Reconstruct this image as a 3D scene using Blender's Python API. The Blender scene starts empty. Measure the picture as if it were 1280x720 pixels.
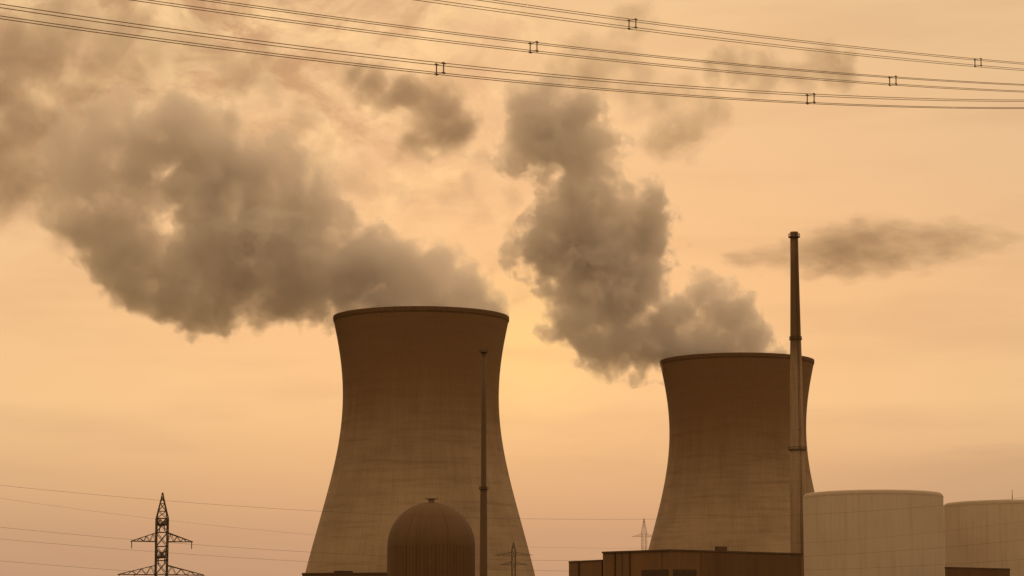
import bpy, bmesh, math, random
import numpy as np
from mathutils import Vector, Matrix

random.seed(7)
R = math.radians
scene = bpy.context.scene
COL = scene.collection

# ---------------------------------------------------------------- camera
FPX, PITCH, CAM_Z = 3409.0, R(7.93), 2.0          # focal length in pixels of the 1280 px wide photo
cam_data = bpy.data.cameras.new('camera')
cam_data.sensor_width = 36.0
cam_data.lens = 36.0 * FPX / 1280.0
cam_data.clip_start, cam_data.clip_end = 1.0, 60000.0
cam = bpy.data.objects.new('camera', cam_data)
cam.location = (0, 0, CAM_Z)
cam.rotation_euler = (R(90) + PITCH, 0, 0)
COL.objects.link(cam)
scene.camera = cam

# ---------------------------------------------------------------- colour management and render settings
scene.view_settings.view_transform = 'Standard'
scene.view_settings.look = 'None'
scene.view_settings.gamma = 1.0
scene.view_settings.exposure = 0.0
scene.view_settings.use_curve_mapping = False
cy = scene.cycles
cy.use_denoising = True
cy.volume_step_rate = 0.55
cy.volume_preview_step_rate = 0.55
cy.volume_max_steps = 256
cy.volume_bounces = 5
cy.max_bounces = 8
cy.sample_clamp_indirect = 6.0

# ---------------------------------------------------------------- node helper
class NT:
    """tiny helper: every call makes a node, sets its inputs (value or socket) and returns its first output"""
    def __init__(self, tree):
        self.t = tree
        tree.nodes.clear()
    def n(self, kind, props=None, out=0, **inputs):
        nd = self.t.nodes.new(kind)
        for k, v in (props or {}).items():
            setattr(nd, k, v)
        for k, v in inputs.items():
            key = int(k[1:]) if k[0] == 'i' and k[1:].isdigit() else k.replace('_', ' ')
            s = nd.inputs[key]
            if isinstance(v, bpy.types.NodeSocket):
                self.t.links.new(v, s)
            else:
                s.default_value = v
        self.last = nd
        return nd.outputs[out] if len(nd.outputs) else None
    def m(self, op, a, b=0.0, c=0.0, clamp=False):
        return self.n('ShaderNodeMath', dict(operation=op, use_clamp=clamp), i0=a, i1=b, i2=c)
    def v(self, op, a, b=(0, 0, 0), out=0):
        return self.n('ShaderNodeVectorMath', dict(operation=op), out=out, i0=a, i1=b)
    def smooth(self, x, lo, hi, a=0.0, b=1.0):
        nd = self.t.nodes.new('ShaderNodeMapRange')
        nd.interpolation_type = 'SMOOTHSTEP'
        self.t.links.new(x, nd.inputs['Value'])
        for k, val in (('From Min', lo), ('From Max', hi), ('To Min', a), ('To Max', b)):
            nd.inputs[k].default_value = val
        return nd.outputs[0]
    def mix(self, f, a, b, blend='MIX'):
        nd = self.t.nodes.new('ShaderNodeMix')
        nd.data_type = 'RGBA'; nd.blend_type = blend; nd.clamp_factor = True
        for s, val in ((nd.inputs[0], f), (nd.inputs[6], a), (nd.inputs[7], b)):
            if isinstance(val, bpy.types.NodeSocket):
                self.t.links.new(val, s)
            elif s.type == 'RGBA':
                s.default_value = (*val[:3], 1)
            else:
                s.default_value = val
        return nd.outputs[2]
    def noise(self, vec, scale, detail=4.0, rough=0.55, dist=0.0, out=0):
        return self.n('ShaderNodeTexNoise', dict(noise_dimensions='3D'), out=out, Vector=vec, Scale=scale, Detail=detail,
                      Roughness=rough, Distortion=dist)
    def scl(self, vec, s):
        return self.v('MULTIPLY', vec, s)
    def link(self, a, b):
        self.t.links.new(a, b)

def lin(r, g, b):
    f = lambda c: (c / 255 / 12.92) if c <= 10 else (((c / 255) + 0.055) / 1.055) ** 2.4
    return (f(r), f(g), f(b), 1.0)

# ---------------------------------------------------------------- world: veiled low sun, sepia evening sky
SUN_EL, SUN_AZ = R(6.6), R(0.3)                   # azimuth measured from +Y towards +X
sun_dir = Vector((math.sin(SUN_AZ) * math.cos(SUN_EL), math.cos(SUN_AZ) * math.cos(SUN_EL), math.sin(SUN_EL)))
world = bpy.data.worlds.new('World')
scene.world = world
world.use_nodes = True
W = NT(world.node_tree)
sky = W.n('ShaderNodeTexSky', dict(sky_type='NISHITA', sun_disc=False, sun_elevation=SUN_EL, sun_rotation=SUN_AZ,
                                   air_density=2.0, dust_density=6.0, ozone_density=1.0))
d = W.v('NORMALIZE', W.n('ShaderNodeTexCoord', out=0))
sep = W.n('ShaderNodeSeparateXYZ', i0=d); sepn = W.last
dz = sepn.outputs[2]; dx = sepn.outputs[0]; dy = sepn.outputs[1]
# the thin high cloud sheet that spreads the orange light: colour by height above the horizon
ramp = W.n('ShaderNodeValToRGB', i0=W.m('MULTIPLY', dz, 4.0)); rampn = W.last
cr = rampn.color_ramp
stops = [(0.0, lin(190, 144, 112)), (0.135, lin(199, 153, 116)), (0.194, lin(204, 158, 119)), (0.283, lin(224, 177, 127)), (0.388, lin(242, 195, 139)),
         (0.56, lin(238, 190, 137)), (0.73, lin(234, 190, 141)), (0.915, lin(235, 193, 143)), (1.0, lin(235, 193, 144))]
while len(cr.elements) < len(stops):
    cr.elements.new(0.5)
for e, (p, c) in zip(cr.elements, stops):
    e.position = p; e.color = c
veil = ramp
# warm brightness around the hidden sun
cosang = W.v('DOT_PRODUCT', d, tuple(sun_dir), out=1)
glow = W.m('POWER', W.m('MAXIMUM', cosang, 0.0), 2600.0)
veil = W.mix(W.m('MULTIPLY', glow, 0.6), veil, (1.03, 0.66, 0.235))
# horizontal streaks and patches of that sheet
warp = W.scl(d, (9, 9, 60))
n1 = W.noise(warp, 1.0, 5, 0.55)
n2 = W.noise(W.scl(d, (14, 14, 26)), 1.0, 6, 0.6, 0.4)
veil = W.mix(W.smooth(n1, 0.42, 0.72, 0.0, 0.32), veil, lin(208, 164, 122))
right_bank = W.m('MULTIPLY', W.smooth(dx, 0.06, 0.17), W.m('MULTIPLY', W.smooth(dz, 0.030, 0.05), W.smooth(W.m('ADD', dz, W.m('MULTIPLY', n1, 0.03)), 0.085, 0.094, 1.0, 0.0)))
veil = W.mix(W.m('MULTIPLY', right_bank, 0.6), veil, lin(202, 161, 121))
veil = W.mix(W.smooth(dx, 0.04, 0.2, 0.0, 0.45), veil, W.mix(1.0, veil, (0.90, 0.90, 0.94), 'MULTIPLY'))
# broken cloud high on the left
n3 = W.noise(W.scl(d, (34, 34, 48)), 1.0, 7, 0.62, 0.6)
left = W.m('MULTIPLY', W.smooth(W.m('ADD', W.m('MULTIPLY', dx, 1.0), W.m('MULTIPLY', n2, 0.12)), -0.05, 0.11, 1.0, 0.0), W.smooth(W.m('ADD', dz, W.m('MULTIPLY', n2, 0.05)), 0.165, 0.235))
broken = W.m('MULTIPLY', W.smooth(W.m('ADD', dx, W.m('MULTIPLY', n2, 0.10)), 0.02, 0.14, 1.0, 0.0), W.smooth(dz, 0.13, 0.19))
n4 = W.noise(W.v('ADD', W.scl(d, (30, 30, 44)), (4.3, 1.7, 8.1)), 1.0, 7, 0.62, 0.5)
veil = W.mix(W.m('MULTIPLY', broken, W.smooth(n4, 0.44, 0.64, 0.0, 0.85)), veil, lin(253, 209, 152))
veil = W.mix(W.m('MULTIPLY', left, W.smooth(n3, 0.40, 0.66, 0.0, 0.9)), veil, lin(184, 142, 106))
# the sheet is a little dimmer away from the sun and brighter overhead, where it is seen through less dust
away = W.m('MULTIPLY', W.smooth(dy, -0.6, 0.85, 0.92, 1.0), W.smooth(dz, 0.28, 0.9, 1.0, 1.45))
veil = W.v('SCALE', veil); W.link(away, W.last.inputs['Scale'])
veil10 = W.v('MULTIPLY', veil, (9.8, 10.6, 11.2))
tinted = W.mix(1.0, sky, (0.62, 0.40, 0.21), 'MULTIPLY')
col = W.mix(0.92, tinted, veil10)
bg = W.n('ShaderNodeBackground', Color=col, Strength=0.10)
W.n('ShaderNodeOutputWorld', Surface=bg)

sun_data = bpy.data.lights.new('sun', 'SUN')
sun_data.energy = 1.2
sun_data.angle = R(10)                            # spread out by the cloud sheet
sun_data.color = (1.0, 0.66, 0.34)
sun = bpy.data.objects.new('sun', sun_data)
sun.rotation_euler = (-sun_dir).to_track_quat('-Z', 'Y').to_euler()
sun.location = (0, 0, 400)
COL.objects.link(sun)

# ---------------------------------------------------------------- measuring and mesh helpers
def ray(px, py):
    xc, yc = (px - 640) / FPX, (360 - py) / FPX
    return Vector((xc, math.cos(PITCH) - yc * math.sin(PITCH), math.sin(PITCH) + yc * math.cos(PITCH)))
def P(px, py, Y):
    r = ray(px, py)
    return Vector((0, 0, CAM_Z)) + r * (Y / r.y)
def mpp(px, py, Y):                               # metres per photo pixel at depth Y
    return (Y / ray(px, py).y) / FPX

def link(name, me, mat=None, parent=None, loc=None, smooth=False):
    o = bpy.data.objects.new(name, me)
    COL.objects.link(o)
    if mat: me.materials.append(mat)
    if parent: o.parent = parent
    if loc is not None: o.location = loc
    if smooth:
        for p in me.polygons: p.use_smooth = True
    return o
def obj(name, bm, mat=None, parent=None, loc=None, smooth=False):
    bmesh.ops.recalc_face_normals(bm, faces=bm.faces[:])
    me = bpy.data.meshes.new(name)
    bm.to_mesh(me); bm.free()
    return link(name, me, mat, parent, loc, smooth)
def tag(o, label=None, cat=None, group=None, kind=None):
    for k, v in (('label', label), ('category', cat), ('group', group), ('kind', kind)):
        if v: o[k] = v
    return o
def thing(name, label, cat, loc, group=None, rotz=0.0):
    o = bpy.data.objects.new(name, None)
    o.empty_display_size = 3
    COL.objects.link(o)
    o.location = loc; o.rotation_euler = (0, 0, rotz)
    return tag(o, label, cat, group)

def add_lathe(bm, prof, seg=96, close=False, centre=(0, 0, 0)):
    rings = []
    c = Vector(centre)
    for r, z in prof:
        if r < 1e-4:
            rings.append([bm.verts.new(c + Vector((0, 0, z)))])
        else:
            rings.append([bm.verts.new(c + Vector((r * math.cos(2 * math.pi * k / seg), r * math.sin(2 * math.pi * k / seg), z))) for k in range(seg)])
    pairs = list(zip(rings[:-1], rings[1:]))
    if close: pairs.append((rings[-1], rings[0]))
    for a, b in pairs:
        for k in range(seg):
            q = (k + 1) % seg
            if len(a) == 1 and len(b) == 1: continue
            if len(a) == 1: bm.faces.new((a[0], b[q], b[k]))
            elif len(b) == 1: bm.faces.new((a[k], a[q], b[0]))
            else: bm.faces.new((a[k], a[q], b[q], b[k]))
def add_bar(bm, a, b, w, w2=None):                 # square bar between two points
    a, b = Vector(a), Vector(b)
    d = (b - a)
    if d.length < 1e-6: return
    d.normalize()
    up = Vector((0, 0, 1)) if abs(d.z) < 0.9 else Vector((1, 0, 0))
    s = d.cross(up).normalized(); t = s.cross(d).normalized()
    w2 = w if w2 is None else w2
    va = [bm.verts.new(a + s * i * w / 2 + t * j * w / 2) for i, j in ((-1, -1), (1, -1), (1, 1), (-1, 1))]
    vb = [bm.verts.new(b + s * i * w2 / 2 + t * j * w2 / 2) for i, j in ((-1, -1), (1, -1), (1, 1), (-1, 1))]
    for k in range(4):
        q = (k + 1) % 4
        bm.faces.new((va[k], va[q], vb[q], vb[k]))
    bm.faces.new(va[::-1]); bm.faces.new(vb)
def add_tube(bm, pts, r, seg=6):
    rings = []
    for i, p in enumerate(pts):
        a, b = pts[max(0, i - 1)], pts[min(len(pts) - 1, i + 1)]
        d = (b - a).normalized()
        s = d.cross(Vector((0, 0, 1))).normalized(); t = s.cross(d)
        rings.append([bm.verts.new(p + s * r * math.cos(2 * math.pi * k / seg) + t * r * math.sin(2 * math.pi * k / seg)) for k in range(seg)])
    for a, b in zip(rings[:-1], rings[1:]):
        for k in range(seg):
            q = (k + 1) % seg
            bm.faces.new((a[k], a[q], b[q], b[k]))
    bm.faces.new(rings[0][::-1]); bm.faces.new(rings[-1])
def add_prism(bm, foot, z0, z1):
    lo = [bm.verts.new((x, y, z0)) for x, y in foot]
    hi = [bm.verts.new((x, y, z1)) for x, y in foot]
    n = len(foot)
    for k in range(n):
        q = (k + 1) % n
        bm.faces.new((lo[k], lo[q], hi[q], hi[k]))
    bm.faces.new(hi); bm.faces.new(lo[::-1])

# ---------------------------------------------------------------- materials
def material(name):
    m = bpy.data.materials.new(name)
    m.use_nodes = True
    return m, NT(m.node_tree)
def finish(T, color, rough=0.85, bump=None, bump_dist=0.05, metallic=0.0):
    b = T.n('ShaderNodeBsdfPrincipled', Roughness=rough, Metallic=metallic)
    nd = T.last
    if isinstance(color, bpy.types.NodeSocket): T.link(color, nd.inputs['Base Color'])
    else: nd.inputs['Base Color'].default_value = (*color[:3], 1)
    nd.inputs['Specular IOR Level'].default_value = 0.25
    if bump is not None:
        T.link(T.n('ShaderNodeBump', Height=bump, Strength=0.6, Distance=bump_dist), nd.inputs['Normal'])
    T.n('ShaderNodeOutputMaterial', Surface=nd.outputs[0])

def mat_tower():
    m, T = material('weathered_tower_concrete')
    o = T.n('ShaderNodeTexCoord', out=3)
    place = T.n('ShaderNodeObjectInfo', out=0)
    oo = T.v('ADD', o, T.scl(place, (0.7, 0.3, 0.0)))
    sx = T.n('ShaderNodeSeparateXYZ', i0=o); sn = T.last
    ang = T.m('ARCTAN2', sn.outputs[1], sn.outputs[0])
    cyl = T.n('ShaderNodeCombineXYZ', X=T.m('MULTIPLY', ang, 55.0), Y=T.m('MULTIPLY', sn.outputs[2], 0.05), Z=T.m('MULTIPLY', T.n('ShaderNodeSeparateXYZ', i0=place), 0.37))
    streak = T.noise(cyl, 0.9, 5, 0.65)
    streak2 = T.noise(T.scl(cyl, (0.18, 0.6, 1)), 1.0, 4, 0.6)
    blotch = T.noise(oo, 0.035, 5, 0.6)
    lifts = T.noise(T.n('ShaderNodeCombineXYZ', X=T.m('MULTIPLY', ang, 1.3), Y=T.m('MULTIPLY', sn.outputs[2], 0.42), Z=T.m('MULTIPLY', T.n('ShaderNodeSeparateXYZ', i0=place), 0.21)), 1.0, 5, 0.65)
    # damp algae-dark concrete in the upper third, with an uneven lower edge
    edge = T.m('ADD', sn.outputs[2], T.m('ADD', T.m('MULTIPLY', T.m('SUBTRACT', streak2, 0.5), 30.0), T.m('MULTIPLY', T.m('SUBTRACT', lifts, 0.5), 22.0)))
    damp = T.smooth(edge, 62.0, 134.0)
    c = T.mix(T.smooth(blotch, 0.35, 0.65), (0.37, 0.27, 0.18), (0.305, 0.218, 0.14))
    c = T.mix(damp, c, (0.195, 0.112, 0.052))
    c = T.mix(T.smooth(streak, 0.42, 0.70, 0.0, 0.24), c, (0.17, 0.105, 0.06))
    c = T.mix(T.smooth(lifts, 0.46, 0.72, 0.0, 0.34), c, (0.14, 0.084, 0.043))
    rib = T.m('PINGPONG', T.m('MULTIPLY', ang, 126 / math.pi / 2 * 2), 0.5)
    c = T.mix(T.smooth(rib, 0.40, 0.5, 0.0, 0.16), c, (0.10, 0.07, 0.045))
    finish(T, c, 0.9, T.m('ADD', T.smooth(rib, 0.3, 0.5), T.m('MULTIPLY', blotch, 0.6)), 0.15)
    return m
def mat_rendered(name, c1, c2, dark, ribs=0, rib_dark=0.25, k=0.03, z_scale=0.04):
    """vertical streaked cladding or concrete for the round buildings"""
    m, T = material(name)
    o = T.n('ShaderNodeTexCoord', out=3)
    sx = T.n('ShaderNodeSeparateXYZ', i0=o); sn = T.last
    ang = T.m('ARCTAN2', sn.outputs[1], sn.outputs[0])
    cyl = T.n('ShaderNodeCombineXYZ', X=T.m('MULTIPLY', ang, 22.0), Y=T.m('MULTIPLY', sn.outputs[2], z_scale), Z=3.0)
    streak = T.noise(cyl, 0.8, 5, 0.65)
    blotch = T.noise(o, k, 5, 0.6)
    c = T.mix(T.smooth(blotch, 0.32, 0.68), c1, c2)
    c = T.mix(T.smooth(streak, 0.45, 0.72, 0.0, 0.5), c, dark)
    bump = blotch
    if ribs:
        rib = T.m('PINGPONG', T.m('MULTIPLY', ang, ribs / math.pi), 0.5)
        jit = T.noise(T.n('ShaderNodeCombineXYZ', X=T.m('FLOOR', T.m('MULTIPLY', ang, ribs / math.pi)), Y=0.0, Z=0.0), 7.3, 1)
        c = T.mix(T.m('MULTIPLY', T.smooth(rib, 0.25, 0.45, 0.0, 1.0), T.m('MULTIPLY', jit, rib_dark * 2)), c, dark)
    finish(T, c, 0.75, bump, 0.08)
    return m
def mat_wall(name, c1, c2, seam=3.0, seam_dark=0.5):
    """flat cladding in vertical panels"""
    m, T = material(name)
    o = T.n('ShaderNodeTexCoord', out=3)
    sx = T.n('ShaderNodeSeparateXYZ', i0=o); sn = T.last
    along = T.m('ADD', sn.outputs[0], T.m('MULTIPLY', sn.outputs[1], 0.83))
    f = T.m('PINGPONG', T.m('MULTIPLY', along, 1 / seam), 0.5)
    cell = T.m('FLOOR', T.m('MULTIPLY', along, 1 / seam))
    tone = T.noise(T.n('ShaderNodeCombineXYZ', X=cell, Y=0.0, Z=0.0), 3.7, 1)
    blotch = T.noise(T.scl(o, (1, 1, 0.3)), 0.12, 5, 0.6)
    c = T.mix(T.smooth(tone, 0.3, 0.7), c1, c2)
    c = T.mix(T.smooth(blotch, 0.4, 0.7, 0.0, 0.5), c, tuple(x * 0.6 for x in c1))
    c = T.mix(T.smooth(f, 0.46, 0.5, 0.0, seam_dark), c, (0.02, 0.014, 0.01))
    finish(T, c, 0.7, blotch, 0.05)
    return m
def mat_plain(name, c, rough=0.6, metallic=0.0, var=0.25):
    m, T = material(name)
    o = T.n('ShaderNodeTexCoord', out=3)
    n = T.noise(o, 0.6, 4, 0.6)
    finish(T, T.mix(T.smooth(n, 0.35, 0.7, 0.0, 1.0), c, tuple(x * (1 - var) for x in c)), rough, None, 0.05, metallic)
    return m

M_TOWER = mat_tower()
M_RIM = mat_plain('dark_rim_concrete', (0.145, 0.084, 0.040), 0.9)
M_REACTOR = mat_rendered('pale_streaked_concrete', (0.54, 0.435, 0.34), (0.46, 0.36, 0.275), (0.40, 0.30, 0.225), 34, 0.06, 0.02)
M_ROOF = mat_plain('roof_edge_concrete', (0.43, 0.335, 0.25), 0.9, 0, 0.1)
M_DOME = mat_rendered('dark_dome_cladding', (0.135, 0.070, 0.028), (0.110, 0.056, 0.022), (0.065, 0.034, 0.014), 36, 0.5)
M_DOMETOP = mat_rendered('weathered_dome_roof', (0.135, 0.076, 0.034), (0.112, 0.062, 0.028), (0.065, 0.034, 0.014), 36, 0.10)
def mat_stack():
    m, T = material('dark_topped_stack_concrete')
    o = T.n('ShaderNodeTexCoord', out=3)
    sx = T.n('ShaderNodeSeparateXYZ', i0=o); sn = T.last
    n = T.noise(T.scl(o, (1, 1, 0.12)), 0.5, 5, 0.6)
    rings = T.m('PINGPONG', T.m('MULTIPLY', sn.outputs[2], 0.25), 0.5)
    c = T.mix(T.smooth(n, 0.35, 0.7), (0.30, 0.208, 0.130), (0.23, 0.155, 0.095))
    c = T.mix(T.smooth(rings, 0.46, 0.5, 0.0, 0.35), c, (0.12, 0.08, 0.05))
    dark_top = T.smooth(T.m('ADD', sn.outputs[2], T.m('MULTIPLY', T.m('SUBTRACT', n, 0.5), 26.0)), 114.0, 136.0)
    c = T.mix(dark_top, c, (0.135, 0.078, 0.038))  # shaft colour turns darker towards the top, with an uneven lower edge
    finish(T, c, 0.85, n, 0.05)
    return m
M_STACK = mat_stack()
M_DARKSTACK = mat_rendered('dark_stack_steel', (0.135, 0.080, 0.042), (0.108, 0.063, 0.032), (0.080, 0.047, 0.024))
M_STEEL = mat_plain('weathered_steel', (0.085, 0.055, 0.032), 0.6, 0.3)
M_WIRE = mat_plain('weathered_conductor', (0.20, 0.14, 0.09), 0.6, 0.2)
M_HALL = mat_wall('brown_cladding', (0.175, 0.092, 0.038), (0.145, 0.075, 0.031), 3.2)
M_HALLB = mat_wall('dark_brown_cladding', (0.130, 0.065, 0.025), (0.112, 0.056, 0.021), 4.0)
M_BAND = mat_plain('dark_louvres', (0.062, 0.032, 0.015), 0.7)
M_FLAT = mat_plain('flat_roof_felt', (0.10, 0.06, 0.035), 0.9)
def mat_ground():
    m, T = material('dry_grassland')
    o = T.n('ShaderNodeTexCoord', out=3)
    n = T.noise(o, 0.02, 6, 0.6); f = T.noise(o, 1.5, 4, 0.6)
    c = T.mix(T.smooth(n, 0.35, 0.65), (0.15, 0.135, 0.06), (0.22, 0.17, 0.085))
    c = T.mix(T.smooth(f, 0.4, 0.7, 0.0, 0.5), c, (0.10, 0.09, 0.04))
    finish(T, c, 0.95, f, 0.1)
    return m

# ---------------------------------------------------------------- ground
bm = bmesh.new()
bmesh.ops.create_grid(bm, x_segments=40, y_segments=40, size=6000)
tag(obj('ground', bm, mat_ground(), None, (0, 3000, 0)), kind='structure')

# ---------------------------------------------------------------- cooling towers
T1_Y, T2_Y = 1200.0, 1374.0
prof_px = [(400, 109.5), (405, 108), (420, 106), (440, 102), (460, 99.4), (480, 97.9), (505, 97.4), (535, 99.0), (560, 103.2),
           (585, 109.0), (610, 115.3), (660, 128.2), (710, 140.6), (780, 158.5), (838, 173)]
zs = [P(524.5, y, T1_Y).z for y, h in prof_px]
rs = [h * mpp(524.5, y, T1_Y) for y, h in prof_px]
coef = np.polyfit(zs, rs, 5)
ztop = zs[0]
prof = [(float(np.polyval(coef, z)), float(z)) for z in np.linspace(ztop, 0.0, 70)]
T_LABEL = ['large concrete cooling tower behind the dark dome, its whole mouth pouring thick steam',
           'cooling tower partly hidden by the tall slender chimney, farther off and smaller']
def make_tower():
    base = P(524.5, 838, T1_Y); base.z = 0
    t = thing('cooling_tower', T_LABEL[0], 'cooling tower', base, 'cooling towers of the power station')
    bm = bmesh.new()
    add_lathe(bm, prof, 192)
    inner = [(r - 1.0, z) for r, z in prof]
    add_lathe(bm, inner, 192)
    obj('shell', bm, M_TOWER, t, None, True)
    rt = prof[0][0]
    bm = bmesh.new()
    add_lathe(bm, [(rt + 0.02, ztop - 0.75), (rt + 0.14, ztop - 0.6), (rt + 0.14, ztop), (rt + 0.12, ztop + 0.15), (rt + 0.2, ztop + 0.15), (rt + 0.2, ztop + 1.1),
                   (rt + 0.1, ztop + 1.1), (rt + 0.1, ztop + 0.15), (rt - 1.25, ztop + 0.15), (rt - 1.25, ztop - 2.0), (rt - 0.9, ztop - 2.6)], 192, True)
    obj('rim', bm, M_RIM, t)
    return t
tower = make_tower()
def copy_thing(root, loc, label=None):
    r = root.copy(); COL.objects.link(r); r.location = loc
    if label: r['label'] = label
    for ch in list(root.children):
        c = ch.copy(); COL.objects.link(c); c.parent = r
        for g in list(ch.children):
            d2 = g.copy(); COL.objects.link(d2); d2.parent = c
    return r
b2 = P(925.5, 838, T2_Y); b2.z = 0
copy_thing(tower, b2, T_LABEL[1])

# ---------------------------------------------------------------- round reactor buildings
R_Y = 1020.0
def reactor(px, pytop, Y, rad, label):
    base = P(px, pytop, Y)
    h = P(px, pytop, Y - rad).z                    # the near roof edge is what shows against the sky
    t = thing('reactor_building', label, 'reactor building', (base.x, base.y, 0), 'round reactor buildings')
    bm = bmesh.new()
    add_lathe(bm, [(rad, 0), (rad, h - 1.8)], 128)
    obj('wall', bm, M_REACTOR, t, None, True)
    bm = bmesh.new()
    add_lathe(bm, [(rad + 0.05, h - 1.8), (rad + 0.03, h - 1.3), (rad - 0.25, h - 0.6), (rad - 0.8, h - 0.12), (rad - 2.0, h), (rad * 0.5, h + 0.6), (0, h + 0.8)], 128)
    obj('roof', bm, M_ROOF, t, None, True)
    return t, h
rad = 87 * mpp(1091, 650, R_Y)
reactor(1091, 611.5, R_Y, rad, 'pale round reactor building with flat top, the near one beside the tall slender chimney')
c2, h2 = reactor(1262, 624, 1078.0, rad, 'pale round reactor building cut off by the picture edge, thin rod on its roof')
bm = bmesh.new()
add_bar(bm, (0, 0, 0), (0, 0, 4.2), 0.3, 0.12)
obj('lightning_rod', bm, M_STEEL, c2, (-2.6, -rad + 6, h2))

# ---------------------------------------------------------------- domed reactor in front of the first tower
D_Y = 1000.0
dm = mpp(539, 690, D_Y)
dr = 55 * dm
dome_c = P(539, 683, D_Y)
t = thing('domed_building', 'dark domed reactor building standing in front of the larger cooling tower', 'domed building', (dome_c.x, dome_c.y, 0))
bm = bmesh.new()
seg = 240                                           # shallow vertical ribs round the drum
for a, b in ((0.0, dome_c.z),):
    lo, hi = [], []
    for k in range(seg):
        rr = dr
        th = 2 * math.pi * k / seg
        rb = dr - (0.30 if (k // 2) % 2 else 0.0)          # the ribs run out towards the dome
        lo.append(bm.verts.new((rb * math.cos(th), rb * math.sin(th), a)))
        hi.append(bm.verts.new((rr * math.cos(th), rr * math.sin(th), b)))
    for k in range(seg):
        q = (k + 1) % seg
        bm.faces.new((lo[k], lo[q], hi[q], hi[k]))
obj('drum', bm, M_DOME, t)
bm = bmesh.new()
dome_prof = [(dr * math.cos(R(a)), dome_c.z + dr * math.sin(R(a))) for a in range(0, 90, 4)]
add_lathe(bm, dome_prof + [(0, dome_c.z + dr)], seg)
obj('dome', bm, M_DOMETOP, t, None, True)
bm = bmesh.new()
zt = dome_c.z + dr
add_lathe(bm, [(1.1, zt - 0.8), (1.1, zt + 1.2), (2.6, zt + 1.2), (2.6, zt + 1.5), (0, zt + 1.6)], 48)
obj('cap', bm, M_TOWER, t)

# ---------------------------------------------------------------- chimneys
def stack(px_path, Y, radii, mat, label, platforms, name='chimney'):
    """px_path: (px, py) of the axis at the top; radii: list of (py, radius px)"""
    px, pytop = px_path
    top = P(px, pytop, Y)
    t = thing(name, label, 'chimney', (top.x, top.y, 0))
    pr = [(r * mpp(px, y, Y), max(0.0, P(px, y, Y).z)) for y, r in radii]
    bm = bmesh.new()
    ztop = pr[0][1]
    add_lathe(bm, [(pr[0][0] - 0.25, ztop - 6), (pr[0][0] - 0.25, ztop)] + pr, 40)
    obj('shaft', bm, mat, t, None, True)
    for (y, r, hgt) in platforms:
        z = P(px, y, Y).z; rr = r * mpp(px, y, Y)
        ri = np.interp(-z, [-q[1] for q in pr], [q[0] for q in pr])
        bm = bmesh.new()
        add_lathe(bm, [(ri - 0.15, z), (rr, z), (rr, z + 0.35), (ri - 0.15, z + 0.35)], 40, True)
        bevel = [(rr * math.cos(2 * math.pi * k / 16), rr * math.sin(2 * math.pi * k / 16)) for k in range(16)]
        for x, y2 in bevel: add_bar(bm, (x * 0.97, y2 * 0.97, z + 0.3), (x * 0.97, y2 * 0.97, z + hgt), 0.12)
        add_lathe(bm, [(rr * 0.95, z + hgt - 0.1), (rr * 0.99, z + hgt - 0.1), (rr * 0.99, z + hgt + 0.05), (rr * 0.95, z + hgt + 0.05)], 40, True)
        obj('platform', bm, M_STEEL, t)
    return t, pr
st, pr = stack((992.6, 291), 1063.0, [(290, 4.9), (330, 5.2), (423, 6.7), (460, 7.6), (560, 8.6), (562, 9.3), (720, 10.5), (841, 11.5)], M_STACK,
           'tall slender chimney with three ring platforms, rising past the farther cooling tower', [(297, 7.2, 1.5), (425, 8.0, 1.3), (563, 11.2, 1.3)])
bm = bmesh.new()                                    # caged ladder up the side
zb = pr[-1][1]
for s in (-0.3, 0.3):
    add_bar(bm, (s + 1.0, -pr[-1][0] - 0.2, 2), (s + 0.7, -pr[0][0] - 0.2, pr[0][1]), 0.10)
for k in range(150):
    f = k / 150
    y = -(pr[-1][0] + (pr[0][0] - pr[-1][0]) * f) - 0.2
    add_bar(bm, (0.7 - 0.3 * f + 0.0, y, 2 + (pr[0][1] - 2) * f), (1.3 - 0.3 * f, y, 2 + (pr[0][1] - 2) * f), 0.06)
obj('ladder', bm, M_STEEL, st)
stack((604.8, 438), 1113.0, [(437, 2.5), (520, 3.0), (608, 3.5), (612, 4.2), (720, 4.8), (841, 5.4)], M_DARKSTACK,
      'thin dark chimney with one lower ring, standing against the larger cooling tower', [(441, 5.5, 1.1), (612, 6.0, 1.1)])

# ---------------------------------------------------------------- low buildings
def plan(px, py, Y):
    p = P(px, py, Y); return (p.x, p.y)
def block(name, label, cat, pts, pytop, Yref, mat, pxref):
    """a building from footprint points (px, depth); the wall height is read at one corner"""
    top = P(pxref, pytop, Yref).z
    xy = [plan(px, 700, Y) for px, Y in pts]
    cx = sum(p[0] for p in xy) / len(xy); cyy = sum(p[1] for p in xy) / len(xy)
    foot = [(x - cx, y - cyy) for x, y in xy]
    t = thing(name, label, cat, (cx, cyy, 0))
    bm = bmesh.new(); add_prism(bm, foot, 0, top - 0.5); obj('wall', bm, mat, t)
    bm = bmesh.new()
    k = 1.012
    add_prism(bm, [(x * k, y * k) for x, y in foot], top - 0.497, top)
    obj('roof', bm, M_FLAT, t)
    return t, top, foot, (cx, cyy)

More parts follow.
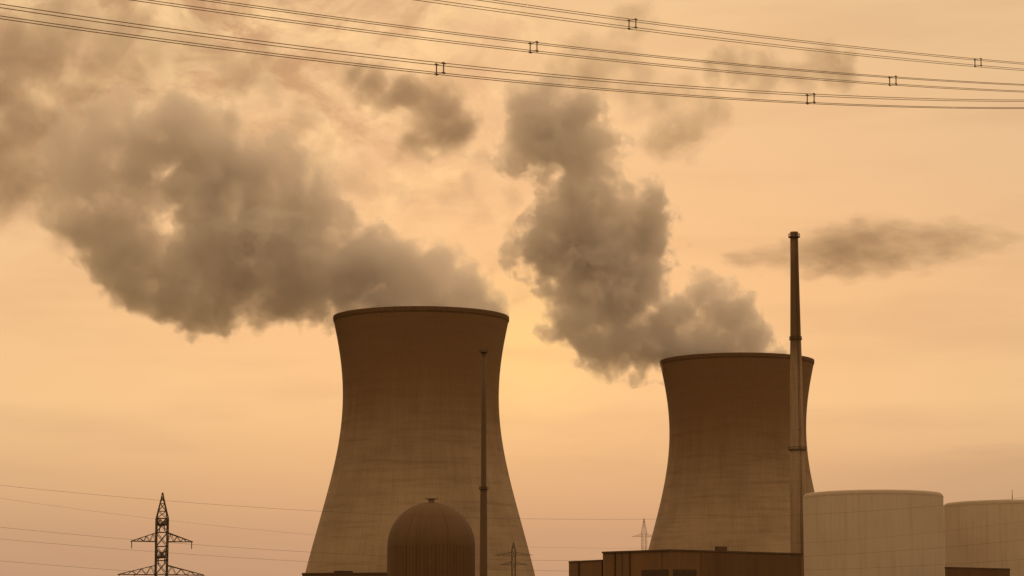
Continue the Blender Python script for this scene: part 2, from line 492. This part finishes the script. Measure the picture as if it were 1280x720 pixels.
hall, htop, hfoot, hc = block('turbine_hall', 'long brown turbine hall in front of the farther cooling tower', 'industrial hall',
                              [(753.5, 868), (838, 850), (1003, 880), (960, 935), (800, 925)], 686.5, 850, M_HALL, 838)
rx = P(902, 686, 862)
bm = bmesh.new(); add_prism(bm, [(rx.x - hc[0] + a, rx.y - hc[1] + b) for a, b in ((-2, 2), (2, 2.8), (2, 6.8), (-2, 6))], htop + 0.002, htop + 1.5)
obj('roof_vent', bm, M_HALLB, hall)
def face_panel(foot, i, f0, f1, z0, z1, out=0.12):
    a, b = Vector(foot[i]), Vector(foot[i + 1])
    dvec = b - a; nrm = Vector((dvec.y, -dvec.x)).normalized()
    p, q = a + dvec * f0, a + dvec * f1
    bm = bmesh.new()
    add_prism(bm, [tuple(p - nrm * 0.05), tuple(q - nrm * 0.05), tuple(q + nrm * out), tuple(p + nrm * out)], z0, z1)
    return bm
obj('dark_cladding', face_panel(hfoot, 1, 0.22, 0.985, 6, htop - 1.0), M_HALLB, hall)
obj('louvre', face_panel(hfoot, 0, 0.58, 0.97, htop - 8.6, htop - 6.2), M_BAND, hall)
obj('louvre', face_panel(hfoot, 1, 0.02, 0.19, htop - 8.6, htop - 6.2), M_BAND, hall)
for f in (0.18, 0.40):
    obj('downpipe', face_panel(hfoot, 0, f, f + 0.012, 2, htop - 0.6, 0.3), M_BAND, hall)
annex, atop, afoot, ac = block('annex_building', 'lower brown annex at the end of the long turbine hall', 'annex',
                               [(711, 884), (752, 871), (790, 905), (735, 915)], 699.5, 871, M_HALL, 752)
obj('downpipe', face_panel(afoot, 0, 0.30, 0.33, 2, atop - 0.6, 0.3), M_BAND, annex)
office, otop, ofoot, oc = block('service_building', 'flat roofed dark building at the foot of the larger cooling tower', 'service building',
                                [(378, 905), (483, 900), (486, 950), (384, 955)], 715.5, 900, M_HALLB, 480)
bm = bmesh.new()
add_prism(bm, [(-3, -16), (3, -16), (3, -11), (-3, -11)], otop + 0.002, otop + 0.9)
obj('roof_vent', bm, M_BAND, office)
pump, ptop, pfoot, pc = block('switch_house', 'small dark flat roofed building in front of the cut off round reactor', 'outbuilding',
                              [(1181, 950), (1262, 966), (1250, 1000), (1185, 985)], 708.5, 950, M_HALLB, 1181)

# ---------------------------------------------------------------- pylons
def lattice(bm, secs, w, wl):
    """square lattice mast; secs: list of (half width, z)"""
    c4 = ((-1, -1), (1, -1), (1, 1), (-1, 1))
    for (h0, z0), (h1, z1) in zip(secs[:-1], secs[1:]):
        for i in range(4):
            a, b = c4[i], c4[(i + 1) % 4]
            A0 = Vector((a[0] * h0, a[1] * h0, z0)); A1 = Vector((a[0] * h1, a[1] * h1, z1))
            B0 = Vector((b[0] * h0, b[1] * h0, z0)); B1 = Vector((b[0] * h1, b[1] * h1, z1))
            add_bar(bm, A0, A1, wl)
            add_bar(bm, A0, B1, w); add_bar(bm, B0, A1, w); add_bar(bm, A1, B1, w)
def arm_mesh(half, root, zc, depth, w, direction='x'):
    """one crossarm pair: lower chords level, upper chords sloping down to the tips"""
    bm = bmesh.new()
    f = (lambda a, b, z: Vector((a, b, z))) if direction == 'x' else (lambda a, b, z: Vector((b, a, z)))
    for s in (-1, 1):
        tip = f(s * half, 0, zc)
        for e in (-1, 1):
            lo = f(s * root, e * root, zc); up = f(s * root, e * root, zc + depth)
            add_bar(bm, lo, tip, w); add_bar(bm, up, tip, w)
            for k in range(4):
                f0, f1 = k / 4, (k + 0.5) / 4
                add_bar(bm, lo.lerp(tip, f0), up.lerp(tip, f1), w * 0.6)
                add_bar(bm, up.lerp(tip, f1), lo.lerp(tip, (k + 1) / 4), w * 0.6)
        for k in range(4):
            a = f(s * root, -root, zc).lerp(tip, k / 4); b = f(s * root, root, zc).lerp(tip, k / 4)
            add_bar(bm, a, b, w * 0.7)
    return bm
def insulators(t, half, zc, direction, fr=(0.97, 0.62), ln=2.4):
    for s in (-1, 1):
        for f in fr:
            bm = bmesh.new()
            p = []
            for k in range(10):
                z = zc - ln * k / 9
                p.append((0.20 if k % 2 else 0.10, z))
            add_lathe(bm, [(0, zc)] + p + [(0, zc - ln)], 8)
            obj('insulator', bm, M_STEEL, t, (s * half * f, 0, 0) if direction == 'x' else (0, s * half * f, 0))
def pylon(px, pys, Y, label, rotz, detail=True):
    """pys: peak, body top, and (py, half px, direction) of the arms"""
    peak, btop, hw, arms = pys
    b = P(px, peak, Y)
    t = thing('lattice_pylon', label, 'pylon', (b.x, b.y, 0), 'lattice pylons of the power lines', rotz)
    s = mpp(px, 680, Y)
    zp, zb = b.z, P(px, btop, Y).z
    h = hw * s
    w = 0.20 if detail else 0.075
    bm = bmesh.new()
    n = 11
    secs = [(h * (1.0 + 0.9 * (max(0, 0.55 - k / n)) ** 1.3 * 2.2), zb * k / n) for k in range(n + 1)]
    lattice(bm, secs, w, w * 1.9)
    obj('mast', bm, M_STEEL, t)
    bm = bmesh.new()
    lattice(bm, [(h, zb + 0.01), (h * 0.72, zb + (zp - zb) * 0.28), (h * 0.42, zb + (zp - zb) * 0.58), (h * 0.16, zb + (zp - zb) * 0.85), (0.12, zp)], w * 0.8, w * 1.5)
    obj('peak', bm, M_STEEL, t)
    for (py, half, dr_, dep) in arms:
        z = P(px, py, Y).z
        obj('crossarm', arm_mesh(half * s, h, z, dep, w * 1.25, dr_), M_STEEL, t)
        if detail: insulators(t, half * s, z, dr_, (0.97, 0.62) if half > 40 else (0.96,))
    return t
pylon(203.3, (616, 648, 7.0, [(656, 26, 'y', 2.6), (677, 39, 'x', 3.0), (696.5, 34, 'y', 2.6), (718.5, 54, 'x', 3.2)]), 934.0,
      'lattice steel pylon rising alone in the lower corner away from the towers', R(14))
pylon(805, (648, 664, 2.6, [(671, 17, 'x', 2.0)]), 1900.0, 'tiny faint lattice pylon far off in the gap between the two cooling towers', R(20), False)
pylon(642, (678, 686, 2.2, [(694, 24, 'x', 1.2), (706, 17, 'x', 1.2)]), 1020.0, 'small lattice pylon with thin arms against the flank of the larger cooling tower', R(-8), False)

# ---------------------------------------------------------------- overhead lines
def fit_line(pts, Y0, Y1, margin=0.12, n=60):
    """straight in plan from depth Y0 (at the first point) to Y1 (at the last); height by a parabola through the measured points"""
    (xa, ya), (xb, yb) = pts[0], pts[-1]
    A, B = P(xa, ya, Y0), P(xb, yb, Y1)
    a2, b2_ = Vector((A.x, A.y)), Vector((B.x, B.y))
    ss, zz = [], []
    for px, py in pts:
        k = ray(px, py).x / ray(px, py).y          # x = k*y meets the plan line
        dv = b2_ - a2
        s = (k * a2.y - a2.x) / (dv.x - k * dv.y)
        q = a2 + dv * s
        ss.append(s); zz.append(P(px, py, q.y).z)
    c = np.polyfit(ss, zz, 2)
    def at(s):
        q = a2 + (b2_ - a2) * s
        return Vector((q.x, q.y, float(np.polyval(c, s))))
    def s_of(px):
        k = ray(px, 100).x / ray(px, 100).y
        dv = b2_ - a2
        return (k * a2.y - a2.x) / (dv.x - k * dv.y)
    return [at(-margin + (1 + 2 * margin) * i / n) for i in range(n + 1)], at, s_of, (b2_ - a2).normalized()
def bundle(pts, Y0, Y1, spacers, label):
    path, at, s_of, dirn = fit_line(pts, Y0, Y1)
    o0 = path[0].copy()
    t = thing('conductor_bundle', label, 'power line', o0, 'overhead conductor bundles crossing the sky')
    side = Vector((dirn.y, -dirn.x, 0)); up = Vector((0, 0, 1))
    q = 0.21
    for i, j in ((-1, -1), (1, -1), (1, 1), (-1, 1)):
        wob = random.uniform(-0.02, 0.02)
        bm = bmesh.new()
        add_tube(bm, [p - o0 + side * i * q + up * (j * q + wob) for p in path], 0.0165, 6)
        obj('conductor', bm, M_WIRE, t, None, True)
    for px in spacers:
        c = at(s_of(px)) - o0
        bm = bmesh.new()
        k = [c + side * i * q + up * j * q for i, j in ((-1, -1), (1, -1), (1, 1), (-1, 1))]
        for a in range(4): add_bar(bm, k[a], k[(a + 1) % 4], 0.016)
        d3 = Vector((dirn.x, dirn.y, 0))
        for p in k: add_bar(bm, p - d3 * 0.10 , p + d3 * 0.10, 0.06)
        for a, b in ((0, 3), (1, 2)):
            add_bar(bm, k[a] - up * 0.06, k[b] + up * 0.06, 0.055)
        obj('spacer', bm, M_WIRE, t)
    return t
bundle([(0, 15), (320, 57), (550, 87), (780, 107), (1013, 124.5), (1280, 130)], 97, 151, (550, 1013), 'lowest of the three conductor bundles crossing the upper sky')
bundle([(195, -3), (500, 37.5), (667, 60), (900, 83), (1116, 101.5), (1280, 110)], 108, 160, (667, 1116), 'middle of the three conductor bundles crossing the upper sky')
bundle([(530, -5), (640, 8), (791, 31), (960, 51), (1223, 78.5), (1280, 83)], 122, 172, (791, 1223), 'highest of the three conductor bundles, entering the sky at the top middle')
def single(pts, Y0, Y1, label, r=0.022):
    path, at, s_of, dirn = fit_line(pts, Y0, Y1, 0.05, 70)
    o0 = path[0].copy()
    bm = bmesh.new()
    add_tube(bm, [p - o0 for p in path], r, 5)
    return tag(obj('power_line', bm, M_STEEL, None, o0, True), label, 'power line', 'thin sagging lines low across the picture')
single([(0, 605), (200, 627), (390, 639.5), (700, 648), (850, 648), (1280, 622)], 520, 690, 'thin sagging wire passing just above the peak of the lattice pylon')
single([(0, 624), (200, 648), (390, 666), (700, 689), (1005, 676), (1280, 652)], 540, 710, 'thin sagging wire meeting the topmost arm of the lattice pylon', 0.015)
single([(0, 657), (160, 675), (390, 692), (700, 702), (1005, 692), (1280, 676)], 530, 700, 'thin sagging wire meeting the upper long arm of the lattice pylon')
single([(0, 671), (190, 692), (390, 704), (700, 713), (1005, 711), (1280, 700)], 550, 720, 'thin sagging wire passing just above the lower long arm of the lattice pylon')
single([(0, 700), (150, 714), (390, 728), (700, 738), (1005, 735), (1280, 722)], 540, 710, 'lowest thin wire, leaving the picture beside the lattice pylon')

# ---------------------------------------------------------------- steam and clouds
def plume_material(name, balls, dens, feat, amp, lo, hi, color, seed, g=0.25, absorb=None, detail=6):
    m = bpy.data.materials.new(name)
    m.use_nodes = True
    T = NT(m.node_tree)
    o = T.n('ShaderNodeTexCoord', out=3)
    off = T.v('ADD', o, (seed * 37.1, seed * 11.3, seed * 5.7))
    # curl the lookup so that the outline billows
    wn = T.n('ShaderNodeTexNoise', dict(noise_dimensions='3D'), out=1, Vector=off, Scale=0.8 / feat, Detail=3.0, Roughness=0.6)
    w = T.v('MULTIPLY', T.v('SUBTRACT', wn, (0.5, 0.5, 0.5)), (feat * 1.05,) * 3)
    p = T.v('ADD', o, w)
    acc = None
    for (c, r) in balls:
        dd = T.v('DISTANCE', p, tuple(c), out=1)
        f = T.m('MULTIPLY_ADD', dd, -1.0 / (1.5 * r), 1.0)
        acc = f if acc is None else T.m('SMOOTH_MAX', acc, f, 0.22)
    n = T.noise(T.v('ADD', off, T.v('MULTIPLY', w, (0.5, 0.5, 0.5))), 1.7 / feat, detail, 0.65)
    f = T.m('MULTIPLY_ADD', T.m('SUBTRACT', n, 0.5), amp, acc)
    big = T.noise(off, 0.45 / feat, 2, 0.5)
    den = T.m('MULTIPLY', T.smooth(f, lo, hi), T.smooth(big, 0.25, 0.7, 0.6, 1.3))
    den = T.m('MULTIPLY', T.m('MULTIPLY', den, dens), T.smooth(acc, 0.0, 0.10))
    v = T.n('ShaderNodeVolumePrincipled', Density=den, Anisotropy=g)
    nd = T.last
    nd.inputs['Color'].default_value = (*color[:3], 1)
    if absorb: nd.inputs['Absorption Color'].default_value = (*absorb, 1)
    T.n('ShaderNodeOutputMaterial'); T.link(v, T.last.inputs['Volume'])
    return m
def plume(name, label, cat, spots, Y, dens, feat, amp=1.1, lo=0.22, hi=0.55, color=(0.62, 0.56, 0.50), seed=1, group=None, drift=0.0, spread=0.45, inflate=1.27, grow=1.12, g=0.25, detail=7, squash=(1, 1, 1)):
    """spots: (px, py, r px[, depth offset]); a closed billowing body filled with steam"""
    rnd = random.Random(seed)
    pts = []
    for s in spots:
        px, py, r = s[:3]
        k = mpp(px, py, Y)
        dy_ = (s[3] if len(s) > 3 else rnd.uniform(-1, 1) * spread * r * k)
        q = P(px, py, Y + dy_)
        pts.append((q, r * k * grow))
    c0 = sum((q for q, r in pts), Vector()) / len(pts)
    S = Vector(squash)
    balls = [(Vector(((q - c0).x / S.x, (q - c0).y / S.y, (q - c0).z / S.z)), r) for q, r in pts]
    bm = bmesh.new()
    for c, r in balls:
        bmesh.ops.create_icosphere(bm, subdivisions=3, radius=r * inflate + 0.2 * feat, matrix=Matrix.Translation(c))
    me = bpy.data.meshes.new(name); bm.to_mesh(me); bm.free()
    tmp = bpy.data.objects.new('temporary', me); COL.objects.link(tmp)
    md = tmp.modifiers.new('r', 'REMESH'); md.mode = 'VOXEL'; md.voxel_size = max(1.2, min(r for c, r in balls) * 0.22)
    sm = tmp.modifiers.new('s', 'SMOOTH'); sm.iterations = 6; sm.factor = 0.5
    dg = bpy.context.evaluated_depsgraph_get()
    me2 = bpy.data.meshes.new_from_object(tmp.evaluated_get(dg))
    bpy.data.objects.remove(tmp, do_unlink=True)
    me2.materials.clear()
    me2.name = name
    o = link(name, me2, plume_material(name, balls, dens, feat, amp, lo, hi, color, seed, g, None, detail), None, c0, True)
    o.scale = S
    return tag(o, label, cat, group)

STEAM = (0.955, 0.922, 0.912)
plume('steam_plume', 'thick steam plume pouring out of the larger cooling tower and drifting away sideways', 'steam plume',
      [(434, 391, 16, -4), (408, 374, 26, 0), (428, 366, 32, 0), (606, 390, 20, 0), (594, 392, 26, 0), (604, 398, 18, 14), (594, 378, 26, -8), (572, 366, 34, 0), (545, 352, 36, 6), (530, 372, 42, 0), (510, 345, 36, -6), (485, 374, 44, 0), (445, 372, 36, 0), (480, 335, 38), (455, 325, 40),
       (440, 350, 40), (410, 350, 46), (425, 300, 30), (390, 310, 46), (440, 276, 20), (352, 362, 44), (385, 376, 26), (350, 305, 58), (320, 265, 54), (265, 368, 40), (300, 340, 44), (285, 322, 52), (240, 335, 42), (180, 350, 36), (160, 315, 44), (215, 375, 28), (135, 278, 40),
       (250, 255, 44), (255, 205, 50), (300, 215, 44), (345, 220, 36), (390, 262, 40), (230, 160, 40), (180, 185, 38), (165, 235, 40), (120, 225, 40), (120, 170, 36), (255, 145, 30), (150, 140, 28), (345, 175, 18), (290, 155, 24), (90, 260, 30), (85, 200, 30)],
      T1_Y, 0.14, 23.0, 2.4, 0.24, 0.52, STEAM, 1, 'steam plumes of the two cooling towers')
plume('steam_plume', 'steam plume climbing in ragged lumps from the farther cooling tower', 'steam plume',
      [(962, 446, 22, 0), (978, 450, 12, 8), (935, 432, 30, 0), (890, 440, 32, 0), (850, 444, 26, 0), (905, 398, 34), (888, 370, 28), (925, 395, 26), (950, 425, 20), (870, 415, 36), (825, 415, 42), (785, 425, 40), (735, 430, 32), (760, 445, 24), (850, 400, 30),
       (775, 385, 40), (735, 395, 34), (800, 345, 38), (765, 330, 46), (805, 290, 42), (755, 285, 50), (700, 310, 44), (715, 355, 38), (665, 312, 28), (812, 255, 28), (725, 245, 44), (690, 270, 26), (700, 400, 24),
       (715, 195, 46), (680, 165, 46), (668, 132, 32), (715, 145, 38), (748, 185, 34), (764, 208, 18), (645, 185, 28)],
      T2_Y, 0.18, 22.0, 2.4, 0.24, 0.50, STEAM, 2, 'steam plumes of the two cooling towers', grow=1.02)
CLOUD = (0.74, 0.68, 0.64)
SCRAPS = 'torn off scraps of steam'
plume('steam_cloud', 'dark rounded scrap of steam hanging in the gap above the two plumes', 'steam cloud',
      [(535, 135, 36), (540, 165, 34), (520, 185, 26), (505, 120, 28), (465, 105, 26), (570, 165, 26), (445, 90, 20), (480, 130, 18)], 1250, 0.13, 22.0, 1.5, 0.22, 0.80, CLOUD, 3, SCRAPS)
plume('steam_cloud', 'broad dim bank of old steam at the picture edge beyond the thick plume', 'steam cloud',
      [(25, 160, 42), (10, 205, 56), (-40, 210, 70), (50, 205, 36), (15, 248, 38), (-40, 250, 40), (-60, 150, 60), (50, 150, 34), (-10, 120, 44), (70, 240, 30), (95, 190, 28)], 1300, 0.07, 30.0, 1.5, 0.26, 0.85, CLOUD, 4, SCRAPS)
plume('steam_cloud', 'wide thin veil of old steam spread above the thick plume', 'steam cloud',
      [(60, 60, 55), (130, 80, 50), (190, 70, 45), (100, 120, 45), (20, 60, 55), (150, 40, 45), (240, 60, 40), (300, 95, 36), (350, 80, 26), (90, 20, 45), (330, 120, 22), (400, 205, 34), (430, 225, 24), (380, 150, 22), (95, 290, 38), (80, 240, 44), (120, 180, 44), (100, 140, 44), (140, 330, 26)], 1340, 0.05, 30.0, 2.0, 0.22, 1.0, CLOUD, 8, SCRAPS)
plume('steam_cloud', 'small dark pair of steam scraps behind the middle conductor bundle', 'steam cloud',
      [(960, 92, 26), (985, 92, 22), (950, 112, 18), (1038, 84, 26), (1055, 96, 18), (1012, 92, 22), (910, 75, 20), (890, 92, 18), (930, 85, 20), (1065, 75, 14)], 1400, 0.10, 18.0, 1.7, 0.24, 0.85, CLOUD, 5, SCRAPS)
plume('steam_cloud', 'faint ragged steam scrap under the lowest conductor bundle beside the climbing plume', 'steam cloud',
      [(845, 160, 34), (870, 152, 28), (820, 180, 24), (892, 138, 22), (790, 110, 34), (740, 90, 38), (770, 75, 32), (715, 62, 28), (825, 125, 28), (790, 25, 28), (860, 110, 20), (700, 90, 24)], 1400, 0.055, 20.0, 1.7, 0.22, 0.95, CLOUD, 6, SCRAPS)
plume('steam_cloud', 'wispy shreds of steam in the bright gap between the two plumes', 'steam cloud',
      [(560, 250, 22), (590, 230, 20), (600, 270, 18), (640, 290, 16), (620, 320, 14), (650, 370, 18), (500, 240, 22), (465, 235, 22), (600, 200, 18), (640, 245, 14)], 1280, 0.035, 18.0, 2.2, 0.28, 1.0, CLOUD, 9, SCRAPS)
plume('cloud', 'long low grey cloud lying behind the top of the tall slender chimney', 'cloud',
      [(925, 325, 10), (965, 322, 16), (1010, 318, 22), (1055, 313, 27), (1095, 306, 29), (1135, 308, 26), (1175, 303, 25), (1210, 299, 19), (1250, 302, 12), (1050, 332, 18), (1110, 325, 16)], 4200, 0.022, 32.0, 1.9, 0.16, 0.9, CLOUD, 7, squash=(2.3, 1.5, 1.0))
